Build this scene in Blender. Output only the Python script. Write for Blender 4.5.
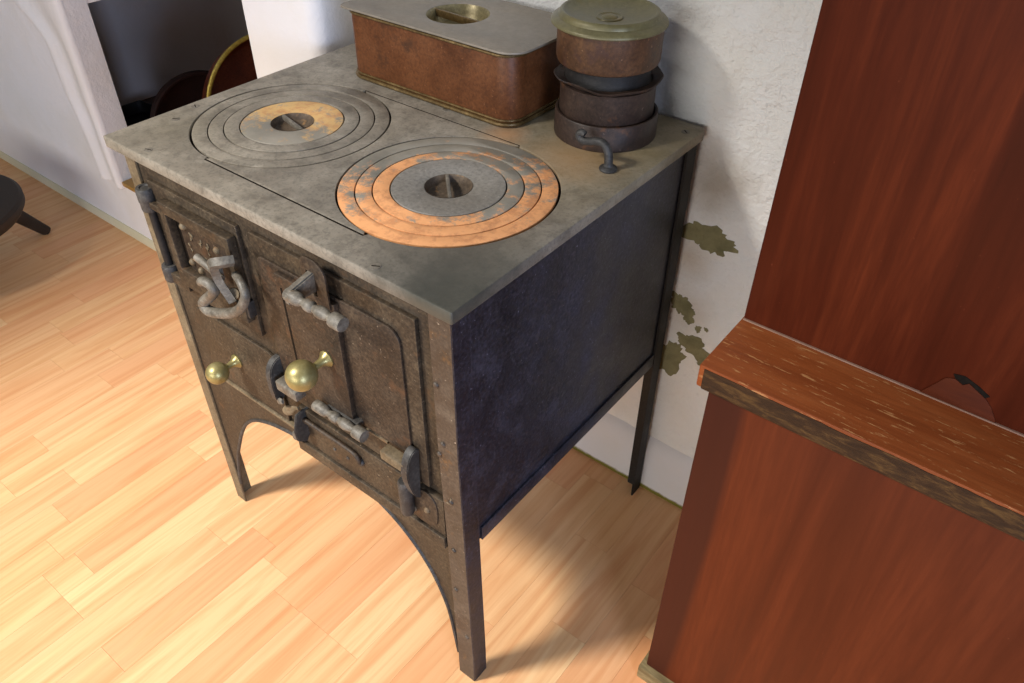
import bpy, bmesh, math, random
from mathutils import Vector, Matrix, noise
random.seed(7)
PI = math.pi
S = bpy.context.scene
for o in list(bpy.data.objects): bpy.data.objects.remove(o)
COL = S.collection

# ------------------------------------------------------------------ camera
cam = bpy.data.cameras.new('camera'); camo = bpy.data.objects.new('camera', cam); COL.objects.link(camo)
cam.sensor_fit = 'HORIZONTAL'; cam.sensor_width = 36.0; cam.lens = 36.0 * 791.065 / 1024
yaw, pit, rol = 0.6587, 0.6957, 0.0091
f = Vector((-math.sin(yaw) * math.cos(pit), math.cos(yaw) * math.cos(pit), -math.sin(pit)))
r = f.cross(Vector((0, 0, 1))).normalized(); u = r.cross(f)
r2 = r * math.cos(rol) + u * math.sin(rol); u2 = -r * math.sin(rol) + u * math.cos(rol)
camo.matrix_world = Matrix(((r2.x, u2.x, -f.x, 1.0613), (r2.y, u2.y, -f.y, -0.4756), (r2.z, u2.z, -f.z, 1.2661), (0, 0, 0, 1)))
cam.clip_start = 0.02
S.camera = camo

# ------------------------------------------------------------------ light
w = bpy.data.worlds.new('world'); S.world = w; w.use_nodes = True
bg = w.node_tree.nodes['Background']; bg.inputs[0].default_value = (0.86, 0.93, 1.0, 1); bg.inputs[1].default_value = 0.17

def area(name, loc, target, size, power, col, size_y=None):
    l = bpy.data.lights.new(name, 'AREA'); l.energy = power; l.color = col
    l.shape = 'DISK' if size_y is None else 'RECTANGLE'; l.size = size
    if size_y: l.size_y = size_y
    o = bpy.data.objects.new(name, l); COL.objects.link(o); o.location = loc
    o.rotation_euler = (Vector(target) - Vector(loc)).to_track_quat('-Z', 'Y').to_euler()
    return o
def spot(name, loc, target, power, col, radius, angle, blend=1.0):
    l = bpy.data.lights.new(name, 'SPOT'); l.energy = power; l.color = col; l.shadow_soft_size = radius
    l.spot_size = math.radians(angle); l.spot_blend = blend
    o = bpy.data.objects.new(name, l); COL.objects.link(o); o.location = loc
    o.rotation_euler = (Vector(target) - Vector(loc)).to_track_quat('-Z', 'Y').to_euler(); return o
spot('ceiling_spotlight', (-0.65, -1.65, 2.45), (0.22, -0.30, 0.0), 520, (1.0, 0.94, 0.86), 0.24, 57)
area('front_fill', (0.6, -3.3, 1.05), (0.4, 0.2, 0.5), 2.2, 58, (1.0, 0.98, 0.96), 1.4)  # unseen fill light, added behind the camera to soften the shadows
area('window_light', (3.3, -1.6, 1.1), (0.4, 0.1, 0.45), 0.9, 70, (0.58, 0.71, 1.0), 1.2)
S.view_settings.view_transform = 'Standard'; S.view_settings.look = 'None'
S.view_settings.exposure = 0.0; S.view_settings.gamma = 1.0; S.view_settings.use_curve_mapping = False

# ------------------------------------------------------------------ helpers
WORLD = {}          # world origin of every object that may be a parent
def thing(name, label, cat, loc, group=None):
    o = bpy.data.objects.new(name, None); COL.objects.link(o); o.location = loc; o.empty_display_size = 0.05
    o['label'] = label; o['category'] = cat
    if group: o['group'] = group
    WORLD[o] = Vector(loc); return o
def finish(name, me, mat, parent=None, smooth=False, kind=None):
    """links a mesh given in world coordinates as one object with its origin at its own base"""
    vs = [v.co for v in me.vertices]
    lo = Vector((min(v.x for v in vs), min(v.y for v in vs), min(v.z for v in vs)))
    hi = Vector((max(v.x for v in vs), max(v.y for v in vs), max(v.z for v in vs)))
    c = Vector(((lo.x + hi.x) / 2, (lo.y + hi.y) / 2, lo.z))
    me.transform(Matrix.Translation(-c))
    if mat: me.materials.clear(); me.materials.append(mat)
    if smooth:
        for p in me.polygons: p.use_smooth = True
        if smooth != 'all': me.set_sharp_from_angle(angle=math.radians(38))
    o = bpy.data.objects.new(name, me); COL.objects.link(o)
    if parent is not None:
        o.parent = parent; o.location = c - WORLD[parent]
    else: o.location = c
    WORLD[o] = c
    if kind: o['kind'] = kind
    return o
def fin(name, bm, mat, parent=None, smooth=True, kind=None):
    me = bpy.data.meshes.new(name); bmesh.ops.recalc_face_normals(bm, faces=bm.faces); bm.to_mesh(me); bm.free()
    return finish(name, me, mat, parent, smooth, kind)
def abox(bm, lo, hi, bev=0.0, seg=2):
    m = Matrix.Translation([(a + b) / 2 for a, b in zip(lo, hi)]) @ Matrix.Diagonal([b - a for a, b in zip(lo, hi)] + [1])
    r = bmesh.ops.create_cube(bm, size=1, matrix=m)
    if bev:
        es = list({e for v in r['verts'] for e in v.link_edges})
        bmesh.ops.bevel(bm, geom=es, offset=bev, segments=seg, profile=0.5, affect='EDGES')
def box(name, lo, hi, mat, parent=None, bev=0.0, seg=2, kind=None):
    bm = bmesh.new(); abox(bm, lo, hi, bev, seg); return fin(name, bm, mat, parent, True, kind)
def alathe(bm, prof, M, n=48):
    """prof: list of (radius, height) turned about local z, mapped by M"""
    rings = []
    for rr, h in prof:
        if rr < 1e-6: rings.append([bm.verts.new(M @ Vector((0, 0, h)))])
        else: rings.append([bm.verts.new(M @ Vector((rr * math.cos(2 * PI * i / n), rr * math.sin(2 * PI * i / n), h))) for i in range(n)])
    for a, b in zip(rings, rings[1:]):
        for i in range(n):
            j = (i + 1) % n
            q = [a[i % len(a)], a[j % len(a)], b[j % len(b)], b[i % len(b)]]
            q2 = []
            for v in q:
                if v not in q2: q2.append(v)
            if len(q2) > 2:
                try: bm.faces.new(q2)
                except ValueError: pass
def Mz(c): return Matrix.Translation(c)
def My(c): return Matrix.Translation(c) @ Matrix.Rotation(PI / 2, 4, 'X')       # local z -> world -y
def Mx(c): return Matrix.Translation(c) @ Matrix.Rotation(PI / 2, 4, 'Y')       # local z -> world +x
def lathe(name, prof, M, mat, parent=None, n=48):
    bm = bmesh.new(); alathe(bm, prof, M, n); return fin(name, bm, mat, parent, True)
def atube(bm, pts, rad, n=10, flat=1.0, up=Vector((0, 0, 1))):
    pts = [Vector(p) for p in pts]
    rads = rad if isinstance(rad, (list, tuple)) else [rad] * len(pts)
    rings = []; prev = None
    for i, p in enumerate(pts):
        t = (pts[min(i + 1, len(pts) - 1)] - pts[max(i - 1, 0)]).normalized()
        if prev is None:
            a = up if abs(t.dot(up)) < 0.9 else Vector((1, 0, 0))
            nrm = (a - t * a.dot(t)).normalized()
        else: nrm = (prev - t * prev.dot(t)).normalized()
        prev = nrm; b = t.cross(nrm)
        rings.append([bm.verts.new(p + rads[i] * (math.cos(2 * PI * k / n) * nrm + flat * math.sin(2 * PI * k / n) * b)) for k in range(n)])
    for a, b in zip(rings, rings[1:]):
        for k in range(n): bm.faces.new((a[k], a[(k + 1) % n], b[(k + 1) % n], b[k]))
    bm.faces.new(rings[0]); bm.faces.new(rings[-1][::-1])
def spline(ctrl, sub=6):
    P = [Vector(p) for p in ctrl]; out = []
    for i in range(len(P) - 1):
        p0, p1, p2, p3 = P[max(i - 1, 0)], P[i], P[i + 1], P[min(i + 2, len(P) - 1)]
        for s in range(sub):
            t = s / sub
            out.append(0.5 * ((2 * p1) + (p2 - p0) * t + (2 * p0 - 5 * p1 + 4 * p2 - p3) * t * t + (3 * p1 - p0 - 3 * p2 + p3) * t ** 3))
    out.append(P[-1]); return out
def tube(name, pts, rad, mat, parent=None, n=10, flat=1.0):
    bm = bmesh.new(); atube(bm, pts, rad, n, flat); return fin(name, bm, mat, parent, True)
def plate_mesh(loops, lo, hi, plane='xy', bev=0.0008):
    """flat piece with holes: loops in plane coordinates, thickness from lo to hi along the plane's normal"""
    cu = bpy.data.curves.new('outline', 'CURVE'); cu.dimensions = '2D'; cu.fill_mode = 'BOTH'
    cu.extrude = (hi - lo) / 2 - bev; cu.bevel_depth = bev; cu.bevel_resolution = 1; cu.offset = -bev
    for L in loops:
        s = cu.splines.new('POLY'); s.points.add(len(L) - 1); s.use_cyclic_u = True
        for p, (a, b) in zip(s.points, L): p.co = (a, b, 0, 1)
    o = bpy.data.objects.new('outline', cu); COL.objects.link(o)
    dg = bpy.context.evaluated_depsgraph_get(); dg.update()
    me = bpy.data.meshes.new_from_object(o.evaluated_get(dg))
    bpy.data.objects.remove(o); bpy.data.curves.remove(cu)
    mid = (lo + hi) / 2
    if plane == 'xy': M = Matrix.Translation((0, 0, mid))
    elif plane == 'xz': M = Matrix(((1, 0, 0, 0), (0, 0, -1, mid), (0, 1, 0, 0), (0, 0, 0, 1)))
    else: M = Matrix(((0, 0, 1, mid), (1, 0, 0, 0), (0, 1, 0, 0), (0, 0, 0, 1)))   # 'yz'
    me.transform(M)
    bm = bmesh.new(); bm.from_mesh(me); bmesh.ops.remove_doubles(bm, verts=bm.verts, dist=1e-5)
    bmesh.ops.recalc_face_normals(bm, faces=bm.faces); bm.to_mesh(me); bm.free(); me.update()
    return me
def plate(name, loops, lo, hi, mat, parent=None, plane='xy', bev=0.0008):
    me = plate_mesh(loops, lo, hi, plane, bev); me.name = name
    return finish(name, me, mat, parent, True)
def circ(cx, cy, rr, n=96, a0=0, a1=None):
    if a1 is None: return [(cx + rr * math.cos(2 * PI * i / n), cy + rr * math.sin(2 * PI * i / n)) for i in range(n)]
    return [(cx + rr * math.cos(a0 + (a1 - a0) * i / n), cy + rr * math.sin(a0 + (a1 - a0) * i / n)) for i in range(n + 1)]
def rrect(x0, y0, x1, y1, rs, n=6):
    """rounded rectangle; rs = radii of corners (x0y0, x1y0, x1y1, x0y1)"""
    if not isinstance(rs, (list, tuple)): rs = [rs] * 4
    out = []
    for (cx, cy, sx, sy, a), rr in zip(((x0, y0, 1, 1, PI), (x1, y0, -1, 1, 1.5 * PI), (x1, y1, -1, -1, 0), (x0, y1, 1, -1, .5 * PI)), rs):
        if rr < 1e-5: out.append((cx, cy)); continue
        out += [(cx + sx * rr + rr * math.cos(a + .5 * PI * i / n), cy + sy * rr + rr * math.sin(a + .5 * PI * i / n)) for i in range(n + 1)]
    return out

# ------------------------------------------------------------------ materials
class NT:
    def __init__(s, name):
        s.m = bpy.data.materials.new(name); s.m.use_nodes = True; s.t = s.m.node_tree
        s.b = s.t.nodes['Principled BSDF']; s.pos = None
    def n(s, typ, **kw):
        nd = s.t.nodes.new(typ)
        for k, v in kw.items():
            if k in nd.inputs: nd.inputs[k].default_value = v
            else: setattr(nd, k, v)
        return nd
    def l(s, a, b): s.t.links.new(a, b)
    def P(s):
        if s.pos is None: s.pos = s.n('ShaderNodeNewGeometry').outputs['Position']
        return s.pos
    def mapped(s, scale=(1, 1, 1), loc=(0, 0, 0), src=None):
        mp = s.n('ShaderNodeMapping'); mp.inputs['Scale'].default_value = scale; mp.inputs['Location'].default_value = loc
        s.l(src or s.P(), mp.inputs['Vector']); return mp.outputs[0]
    def noise(s, scale, detail=4, rough=.55, vec=None, dist=0.0):
        nd = s.n('ShaderNodeTexNoise'); nd.inputs['Scale'].default_value = scale; nd.inputs['Detail'].default_value = detail
        nd.inputs['Roughness'].default_value = rough; nd.inputs['Distortion'].default_value = dist
        s.l(vec or s.P(), nd.inputs['Vector']); return nd.outputs['Fac']
    def ramp(s, fac, stops):
        nd = s.n('ShaderNodeValToRGB'); cr = nd.color_ramp
        while len(cr.elements) < len(stops): cr.elements.new(.5)
        for e, (p, c) in zip(cr.elements, stops):
            e.position = p; e.color = (c, c, c, 1) if isinstance(c, (int, float)) else (*c, 1)
        s.l(fac, nd.inputs[0]); return nd.outputs[0]
    def mix(s, fac, a, b, blend='MIX'):
        nd = s.n('ShaderNodeMix'); nd.data_type = 'RGBA'; nd.blend_type = blend
        for sock, v in ((nd.inputs[0], fac), (nd.inputs[6], a), (nd.inputs[7], b)):
            if isinstance(v, (int, float)): sock.default_value = v
            elif isinstance(v, tuple): sock.default_value = (*v, 1)
            else: s.l(v, sock)
        return nd.outputs[2]
    def math(s, op, a, b=0.0, clamp=False):
        nd = s.n('ShaderNodeMath'); nd.operation = op; nd.use_clamp = clamp
        for sock, v in ((nd.inputs[0], a), (nd.inputs[1], b)):
            if isinstance(v, (int, float)): sock.default_value = v
            else: s.l(v, sock)
        return nd.outputs[0]
    def bump(s, h, strength, dist=.001):
        nd = s.n('ShaderNodeBump'); nd.inputs['Strength'].default_value = strength; nd.inputs['Distance'].default_value = dist
        s.l(h, nd.inputs['Height']); s.l(nd.outputs[0], s.b.inputs['Normal'])
    def done(s, col, rough=.6, metal=0.0, spec=.5):
        for k, v in (('Base Color', col), ('Roughness', rough), ('Metallic', metal), ('Specular IOR Level', spec)):
            if isinstance(v, (int, float)): s.b.inputs[k].default_value = v
            elif isinstance(v, tuple): s.b.inputs[k].default_value = (*v, 1)
            else: s.l(v, s.b.inputs[k])
        return s.m
def lin(r, g, b):
    return tuple(((c / 255) / 12.92 if c <= 10 else (((c / 255) + .055) / 1.055) ** 2.4) for c in (r, g, b))

def metal(name, dark, mid, light, rust=None, rust_amt=.0, rough=.55, scale=14, bump=.35, spec=.4, speck=0.0, met=0.0, edge_light=0.0, grain=0.3):
    t = NT(name)
    n1 = t.noise(scale, 6, .62); n2 = t.noise(scale * 7, 4, .6)
    c = t.ramp(n1, [(.3, dark), (.52, mid), (.74, light)])
    c = t.mix(t.ramp(n2, [(.35, .55), (.65, 1.0)]), tuple(x * .72 for x in mid), c)
    n3 = t.noise(210, 3, .65)
    c = t.mix(t.ramp(n3, [(.38, grain), (.5, 0.0)]), c, tuple(x * .4 for x in dark)); c = t.mix(t.ramp(n3, [(.54, 0.0), (.70, grain * .8)]), c, tuple(min(1, x * 1.35) for x in light))
    if rust:
        rf = t.ramp(t.noise(scale * 1.3, 5, .65, t.mapped((1, 1, 1), (3.1, 7.7, 1.3))), [(.62 - rust_amt, 0.0), (.75 - rust_amt, 1.0)])
        c = t.mix(rf, c, rust)
    if edge_light:  # edge highlights put into the colour as paler, noise-broken rims
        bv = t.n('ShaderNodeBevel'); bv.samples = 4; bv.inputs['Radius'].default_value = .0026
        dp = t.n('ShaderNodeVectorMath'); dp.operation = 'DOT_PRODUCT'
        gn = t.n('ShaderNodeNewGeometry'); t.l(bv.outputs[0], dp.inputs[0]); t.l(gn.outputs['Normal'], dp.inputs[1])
        edge_f = t.ramp(t.math('SUBTRACT', 1.0, dp.outputs['Value']), [(.03, 0.0), (.22, 1.0)])
        edge_f = t.math('MULTIPLY', edge_f, t.ramp(t.noise(45, 4, .6), [(.3, .2), (.6, 1.0)]))
        c = t.mix(t.math('MULTIPLY', edge_f, edge_light), c, tuple(min(1, x * 1.9 + .02) for x in light))
    if speck:
        sf = t.ramp(t.noise(260, 2, .5), [(.70, 0.0), (.76, speck)])
        c = t.mix(sf, c, tuple(min(1, x * 3 + .06) for x in light))
    t.bump(t.math('ADD', n2, t.math('MULTIPLY', n1, .8)), bump, .0012)
    return t.done(c, t.ramp(n1, [(.3, rough - .1), (.7, rough + .12)]), met, spec)

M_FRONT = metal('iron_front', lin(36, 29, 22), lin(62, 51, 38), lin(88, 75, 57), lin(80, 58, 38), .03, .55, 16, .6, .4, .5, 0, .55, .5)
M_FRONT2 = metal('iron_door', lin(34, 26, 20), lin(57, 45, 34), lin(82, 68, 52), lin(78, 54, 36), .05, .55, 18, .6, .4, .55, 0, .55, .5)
M_PALE = metal('iron_plate_edge', lin(84, 72, 54), lin(112, 98, 76), lin(134, 120, 96), lin(104, 74, 46), .03, .6, 20, .3, .4, .3)
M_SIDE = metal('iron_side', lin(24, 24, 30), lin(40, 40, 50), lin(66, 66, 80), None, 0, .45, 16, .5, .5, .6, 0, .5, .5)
M_BLACK = metal('iron_black', lin(22, 20, 19), lin(36, 33, 31), lin(52, 48, 44), None, 0, .6, 20, .2, .35)
M_HARD = metal('bare_iron_fitting', lin(70, 65, 57), lin(106, 100, 90), lin(138, 132, 121), lin(120, 94, 70), .02, .5, 34, .35, .5, .2)
M_HARDD = metal('dark_iron_fitting', lin(36, 34, 33), lin(58, 56, 54), lin(90, 87, 83), None, 0, .55, 30, .3, .45, .2)
M_TOP = metal('iron_top', lin(104, 99, 88), lin(132, 127, 116), lin(152, 147, 136), lin(128, 112, 78), .02, .55, 9, .25, .45, .25)
M_SCREW = metal('screw_iron', lin(92, 86, 76), lin(118, 111, 100), lin(140, 133, 121), None, 0, .5, 30, .2)
M_GROOVE = metal('gap_dark', lin(20, 16, 12), lin(30, 24, 18), lin(40, 32, 24), None, 0, .9, 20, .1, .1)  # near-black for gaps and slots, with the shade inside joints put into it
M_BRASS = metal('brass_knob', lin(132, 120, 70), lin(160, 148, 96), lin(184, 174, 128), lin(106, 94, 54), .04, .36, 22, .08, .6, 0, .55, 0, .06)

# top plate gets rust tints round the canister and dark smears in the front right corner
def top_mat():
    t = NT('iron_top_plate')
    n1 = t.noise(9, 6, .62); n2 = t.noise(70, 4, .6)
    c = t.ramp(n1, [(.28, lin(112, 104, 92)), (.5, lin(140, 132, 119)), (.74, lin(160, 152, 139))])
    c = t.mix(t.ramp(n2, [(.35, .6), (.65, 1.0)]), lin(112, 107, 96), c)
    n4 = t.noise(30, 6, .7); c = t.mix(t.ramp(n4, [(.36, .55), (.5, 0.0)]), c, lin(88, 82, 72)); c = t.mix(t.ramp(n4, [(.56, 0.0), (.74, .5)]), c, lin(172, 165, 152))
    n5 = t.noise(230, 3, .6); c = t.mix(t.ramp(n5, [(.36, .35), (.5, 0.0)]), c, lin(70, 66, 58))
    def blob(center, rad, soft):
        d = t.n('ShaderNodeVectorMath'); d.operation = 'DISTANCE'; t.l(t.P(), d.inputs[0]); d.inputs[1].default_value = center
        dd = t.math('ADD', d.outputs['Value'], t.math('MULTIPLY', t.math('SUBTRACT', t.noise(14, 5, .7), .5), rad * 1.2))
        nd = t.n('ShaderNodeMapRange'); nd.inputs[1].default_value = rad - soft; nd.inputs[2].default_value = rad + soft
        nd.inputs[3].default_value = 1; nd.inputs[4].default_value = 0; t.l(dd, nd.inputs[0]); return nd.outputs[0]
    c = t.mix(t.math('MULTIPLY', blob((.55, .40, .78), .13, .09), .45), c, lin(146, 128, 80))
    c = t.mix(t.math('MULTIPLY', blob((.535, .335, .78), .05, .04), .35), c, lin(186, 138, 88))
    c = t.mix(t.math('MULTIPLY', blob((.42, .335, .78), .022, .02), .45), c, lin(206, 146, 92))
    c = t.mix(t.math('MULTIPLY', blob((.59, .04, .78), .085, .05), .8), c, lin(70, 69, 62))
    c = t.mix(t.math('MULTIPLY', blob((.615, .0, .78), .05, .02), .6), c, lin(58, 60, 52))
    c = t.mix(t.math('MULTIPLY', blob((.04, .05, .78), .05, .04), .35), c, lin(118, 110, 88))
    t.bump(n2, .3, .0012)
    return t.done(c, .52, 0, .45)
M_TOPP = top_mat()
def ring_mat(name, center, lo_ang, width, amt, rust_col, base=None):
    """iron ring with a rust bloom on the arc round lo_ang (radians, world plan)"""
    t = NT(name)
    n1 = t.noise(11, 6, .65); n2 = t.noise(80, 4, .6)
    c = t.ramp(n1, [(.3, lin(112, 108, 98)), (.5, lin(138, 133, 122)), (.72, lin(156, 150, 139))])
    sx = t.n('ShaderNodeSeparateXYZ'); t.l(t.P(), sx.inputs[0])
    a = t.math('ARCTAN2', t.math('SUBTRACT', sx.outputs[1], center[1]), t.math('SUBTRACT', sx.outputs[0], center[0]))
    ca = t.math('COSINE', t.math('SUBTRACT', a, lo_ang))
    v = t.math('ADD', t.math('MULTIPLY', ca, width), t.math('MULTIPLY', t.math('SUBTRACT', t.noise(42, 7, .75), .5), 3.0))
    fac = t.ramp(t.math('ADD', v, amt), [(.30, 0.0), (.66, 1.0)])
    rc = t.mix(t.ramp(t.noise(22, 5, .7), [(.35, 0.0), (.7, 1.0)]), rust_col, tuple(min(1, x * 1.2) for x in rust_col))
    rc = t.mix(t.ramp(t.noise(60, 5, .7), [(.38, .55), (.52, 0.0)]), rc, lin(176, 112, 68))
    c = t.mix(t.math('MULTIPLY', fac, .9), c, rc)
    t.bump(n2, .3, .001)
    return t.done(c, .55, 0, .4)

def wood(name, dark, mid, light, axis='z', stretch=14, scale=9, rough=.3, spec=.5, specks=None, bump=.08, figure=None):
    t = NT(name)
    sc = {'x': (1 / stretch, 1, 1), 'y': (1, 1 / stretch, 1), 'z': (1, 1, 1 / stretch)}[axis]
    v = t.mapped(tuple(s * scale for s in sc))
    n1 = t.noise(1.0, 6, .62, v, .6); n2 = t.noise(9.0, 4, .6, v)
    c = t.ramp(n1, [(.28, dark), (.5, mid), (.74, light)])
    c = t.mix(t.ramp(n2, [(.3, .45), (.62, 1.0)]), tuple(x * .7 for x in mid), c)
    if figure:
        fx, fcol = figure
        sx = t.n('ShaderNodeSeparateXYZ'); t.l(t.P(), sx.inputs[0])
        zz = t.math('MULTIPLY', t.math('POWER', t.math('SUBTRACT', .42, sx.outputs[2]), 2.0), -.10)
        e = t.math('ADD', t.math('SUBTRACT', sx.outputs[0], fx), t.math('MULTIPLY', t.math('SUBTRACT', t.noise(2.2, 3, .5), .5), .02))
        e = t.math('SUBTRACT', e, zz)
        mr = t.n('ShaderNodeMapRange'); mr.inputs[1].default_value = -.006; mr.inputs[2].default_value = .006; mr.inputs[3].default_value = 1; mr.inputs[4].default_value = 0
        t.l(e, mr.inputs[0]); c = t.mix(t.math('MULTIPLY', mr.outputs[0], .8), c, fcol)
    if specks:
        sf = t.ramp(t.noise(1.0, 4, .7, t.mapped(specks[0])), [(specks[1], 0.0), (specks[1] + .06, 1.0)])
        c = t.mix(sf, c, specks[2])
    t.bump(n2, bump, .001)
    return t.done(c, t.ramp(n1, [(.3, rough), (.7, rough + .15)]), 0, spec)
M_MAHOG_UP = wood('mahogany_upper', lin(56, 20, 8), lin(80, 30, 12), lin(108, 46, 20), 'z', 12, 17, .45, .15, ((130, 130, 90), .69, lin(104, 50, 28)))
M_MAHOG_LO = wood('mahogany_lower', lin(74, 30, 12), lin(92, 40, 17), lin(106, 49, 22), 'z', 14, 16, .5, .15, ((160, 160, 110), .70, lin(124, 70, 44)), .06, (.886, lin(56, 25, 16)))
M_VENEER = wood('lifted_veneer', lin(58, 22, 8), lin(76, 30, 11), lin(92, 40, 16), 'x', 6, 20, .5, .15)
M_LEDGE = wood('worn_ledge', lin(112, 52, 22), lin(140, 72, 32), lin(158, 90, 46), 'x', 10, 22, .5, .25, ((34, 240, 240), .595, lin(176, 124, 78)), .3)
M_LEDGE_E = wood('chipped_edge', lin(34, 22, 14), lin(62, 42, 24), lin(112, 82, 44), 'x', 3.5, 110, .6, .2, None, .6)
M_DUST = wood('dusty_seam', lin(128, 96, 80), lin(150, 118, 100), lin(168, 138, 120), 'x', 6, 40, .8, .1)
M_FOOT = wood('worn_plinth', lin(70, 56, 36), lin(104, 88, 58), lin(150, 134, 96), 'x', 6, 40, .6, .25, None, .4)
M_STOOL = wood('dark_stool_wood', lin(30, 22, 17), lin(46, 35, 27), lin(62, 48, 38), 'x', 6, 14, .5, .35)
M_SILL = wood('sill_wood', lin(160, 118, 52), lin(186, 142, 68), lin(206, 164, 88), 'x', 8, 12, .45)
M_NFLOOR = wood('niche_floor_wood', lin(58, 44, 34), lin(78, 60, 46), lin(96, 74, 56), 'y', 8, 10, .6)

def plaster(name, base, dirty, bump=.5, toned_spots=(), toe=None, scale=1.0):
    t = NT(name)
    n1 = t.noise(3.2 * scale, 5, .6); n2 = t.noise(26 * scale, 6, .62); n3 = t.noise(120 * scale, 4, .6)
    c = t.mix(t.ramp(n1, [(.42, 0.0), (.72, .75)]), base, dirty)
    for ctr, rad, soft, col, amt in toned_spots:
        d = t.n('ShaderNodeVectorMath'); d.operation = 'DISTANCE'; t.l(t.P(), d.inputs[0]); d.inputs[1].default_value = ctr
        dd = t.math('ADD', d.outputs['Value'], t.math('MULTIPLY', t.math('SUBTRACT', t.noise(20, 5, .7), .5), rad * 1.3))
        nd = t.n('ShaderNodeMapRange'); nd.inputs[1].default_value = rad - soft; nd.inputs[2].default_value = rad + soft
        nd.inputs[3].default_value = amt; nd.inputs[4].default_value = 0; t.l(dd, nd.inputs[0]); c = t.mix(nd.outputs[0], c, col)
    if toe:
        sx = t.n('ShaderNodeSeparateXYZ'); t.l(t.P(), sx.inputs[0])
        h = t.math('ADD', sx.outputs[2], t.math('MULTIPLY', t.math('SUBTRACT', t.noise(30, 5, .7), .5), toe[0] * 1.5))
        nd = t.n('ShaderNodeMapRange'); nd.inputs[1].default_value = toe[0] * .7; nd.inputs[2].default_value = toe[0] * 1.3
        nd.inputs[3].default_value = 1; nd.inputs[4].default_value = 0; t.l(h, nd.inputs[0]); c = t.mix(nd.outputs[0], c, toe[1])
    t.bump(t.math('ADD', t.math('MULTIPLY', n2, 1.0), t.math('MULTIPLY', n3, .3)), bump, .014)
    return t.done(c, .9, 0, .2)
M_WALL = plaster('rough_white_plaster', lin(238, 238, 236), lin(228, 222, 206), .85,
                 (((.655, .53, .70), .045, .03, lin(140, 120, 86), .6), ((.635, .53, .56), .03, .03, lin(190, 168, 138), .6), ((.64, .53, .45), .035, .03, lin(200, 178, 150), .5)))  # brownish tones set in patches beside the stove
M_WALLL = plaster('smooth_white_plaster', lin(232, 230, 231), lin(226, 221, 212), .25)
M_BASE = plaster('skirting_plaster', lin(222, 220, 222), lin(214, 208, 200), .1, (), (.010, lin(120, 112, 44)))
M_BASEL = plaster('skirting_cream', lin(214, 206, 178), lin(200, 190, 150), .1)
M_GREY = plaster('grey_niche_plaster', lin(214, 208, 208), lin(204, 190, 178), .12)
M_MOSS = plaster('old_green_paint', lin(146, 140, 104), lin(96, 94, 66), .5, (), None, 9)
M_CLOTH = NT('white_cotton'); M_CLOTH.bump(M_CLOTH.noise(400, 2), .08, .0005)
M_CLOTH.b.inputs['Transmission Weight'].default_value = 0.0
M_CLOTH = M_CLOTH.done(lin(236, 234, 232), .85, 0, .2)

def plank_mat():
    t = NT('laminate_plank')
    oi = t.n('ShaderNodeObjectInfo'); rnd = oi.outputs['Random']
    off = t.n('ShaderNodeCombineXYZ'); t.l(t.math('MULTIPLY', rnd, 37.0), off.inputs[0]); t.l(t.math('MULTIPLY', rnd, 91.0), off.inputs[1])
    ad = t.n('ShaderNodeVectorMath'); ad.operation = 'ADD'; t.l(t.P(), ad.inputs[0]); t.l(off.outputs[0], ad.inputs[1])
    v = t.mapped((26, 1.3, 1), (0, 0, 0), ad.outputs[0])
    n1 = t.noise(1.0, 4, .55, v, 1.6); n2 = t.noise(6.0, 4, .6, v, .4)
    c = t.ramp(rnd, [(0.0, lin(228, 176, 126)), (.25, lin(234, 188, 138)), (.5, lin(226, 168, 122)), (.75, lin(236, 196, 146)), (1.0, lin(224, 162, 114))])
    c = t.mix(t.ramp(n1, [(.44, 0.0), (.66, .55)]), c, lin(208, 138, 86))
    c = t.mix(t.ramp(n2, [(.5, 0.0), (.8, .3)]), c, lin(198, 136, 84))
    c = t.mix(t.ramp(t.noise(1.0, 3, .5, t.mapped((60, 2.5, 1), (0, 0, 0), ad.outputs[0])), [(.55, 0.0), (.75, .25)]), c, lin(246, 208, 150))
    return t.done(c, .5, 0, .25)
M_PLANK = plank_mat()
M_GAP = NT('floor_joint').done(lin(214, 160, 108), .7)

# ------------------------------------------------------------------ floor
fb = box('floor', (-3.2, -1.6, -0.03), (2.4, 0.56, -0.005), M_GAP, None, 0, 1, 'structure')
PITCH = 0.0715; X0 = 0.587
known = {}
def col_of(x): return math.floor((x - X0) / PITCH)
for x, ys in ((-.09, (-.28, -.341)), (-.02, (-.341,)), (.34, (-.096,)), (.41, (-.096,)), (.62, (.344,)), (.69, (.165,)), (.765, (.315,)), (.265, (-.098,)),
              (-.235, (-.247,)), (-.45, (-.177,)), (-.378, (-.282,)), (-.52, (.016,)), (-.66, (-.025,)), (-.735, (.04,)), (-.88, (.146,)), (.12, (-.35,)), (-.67, (.30,))):
    known.setdefault(col_of(x), []).extend(ys)
def plank(x0, x1, y0, y1):
    g = 0.00005; bm = bmesh.new()
    lo = (x0 + g, y0 + g, -0.006); hi = (x1 - g, y1 - g, 0.0); b = 0.00012
    vs = [bm.verts.new(p) for p in ((lo[0], lo[1], lo[2]), (hi[0], lo[1], lo[2]), (hi[0], hi[1], lo[2]), (lo[0], hi[1], lo[2]),
                                    (lo[0] + b, lo[1] + b, 0), (hi[0] - b, lo[1] + b, 0), (hi[0] - b, hi[1] - b, 0), (lo[0] + b, hi[1] - b, 0))]
    bm.faces.new(vs[4:])
    for i in range(4): bm.faces.new((vs[i], vs[(i + 1) % 4], vs[4 + (i + 1) % 4], vs[4 + i]))
    fin('plank', bm, M_PLANK, fb, False)
YMIN, YMAX = -1.15, 0.54
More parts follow.
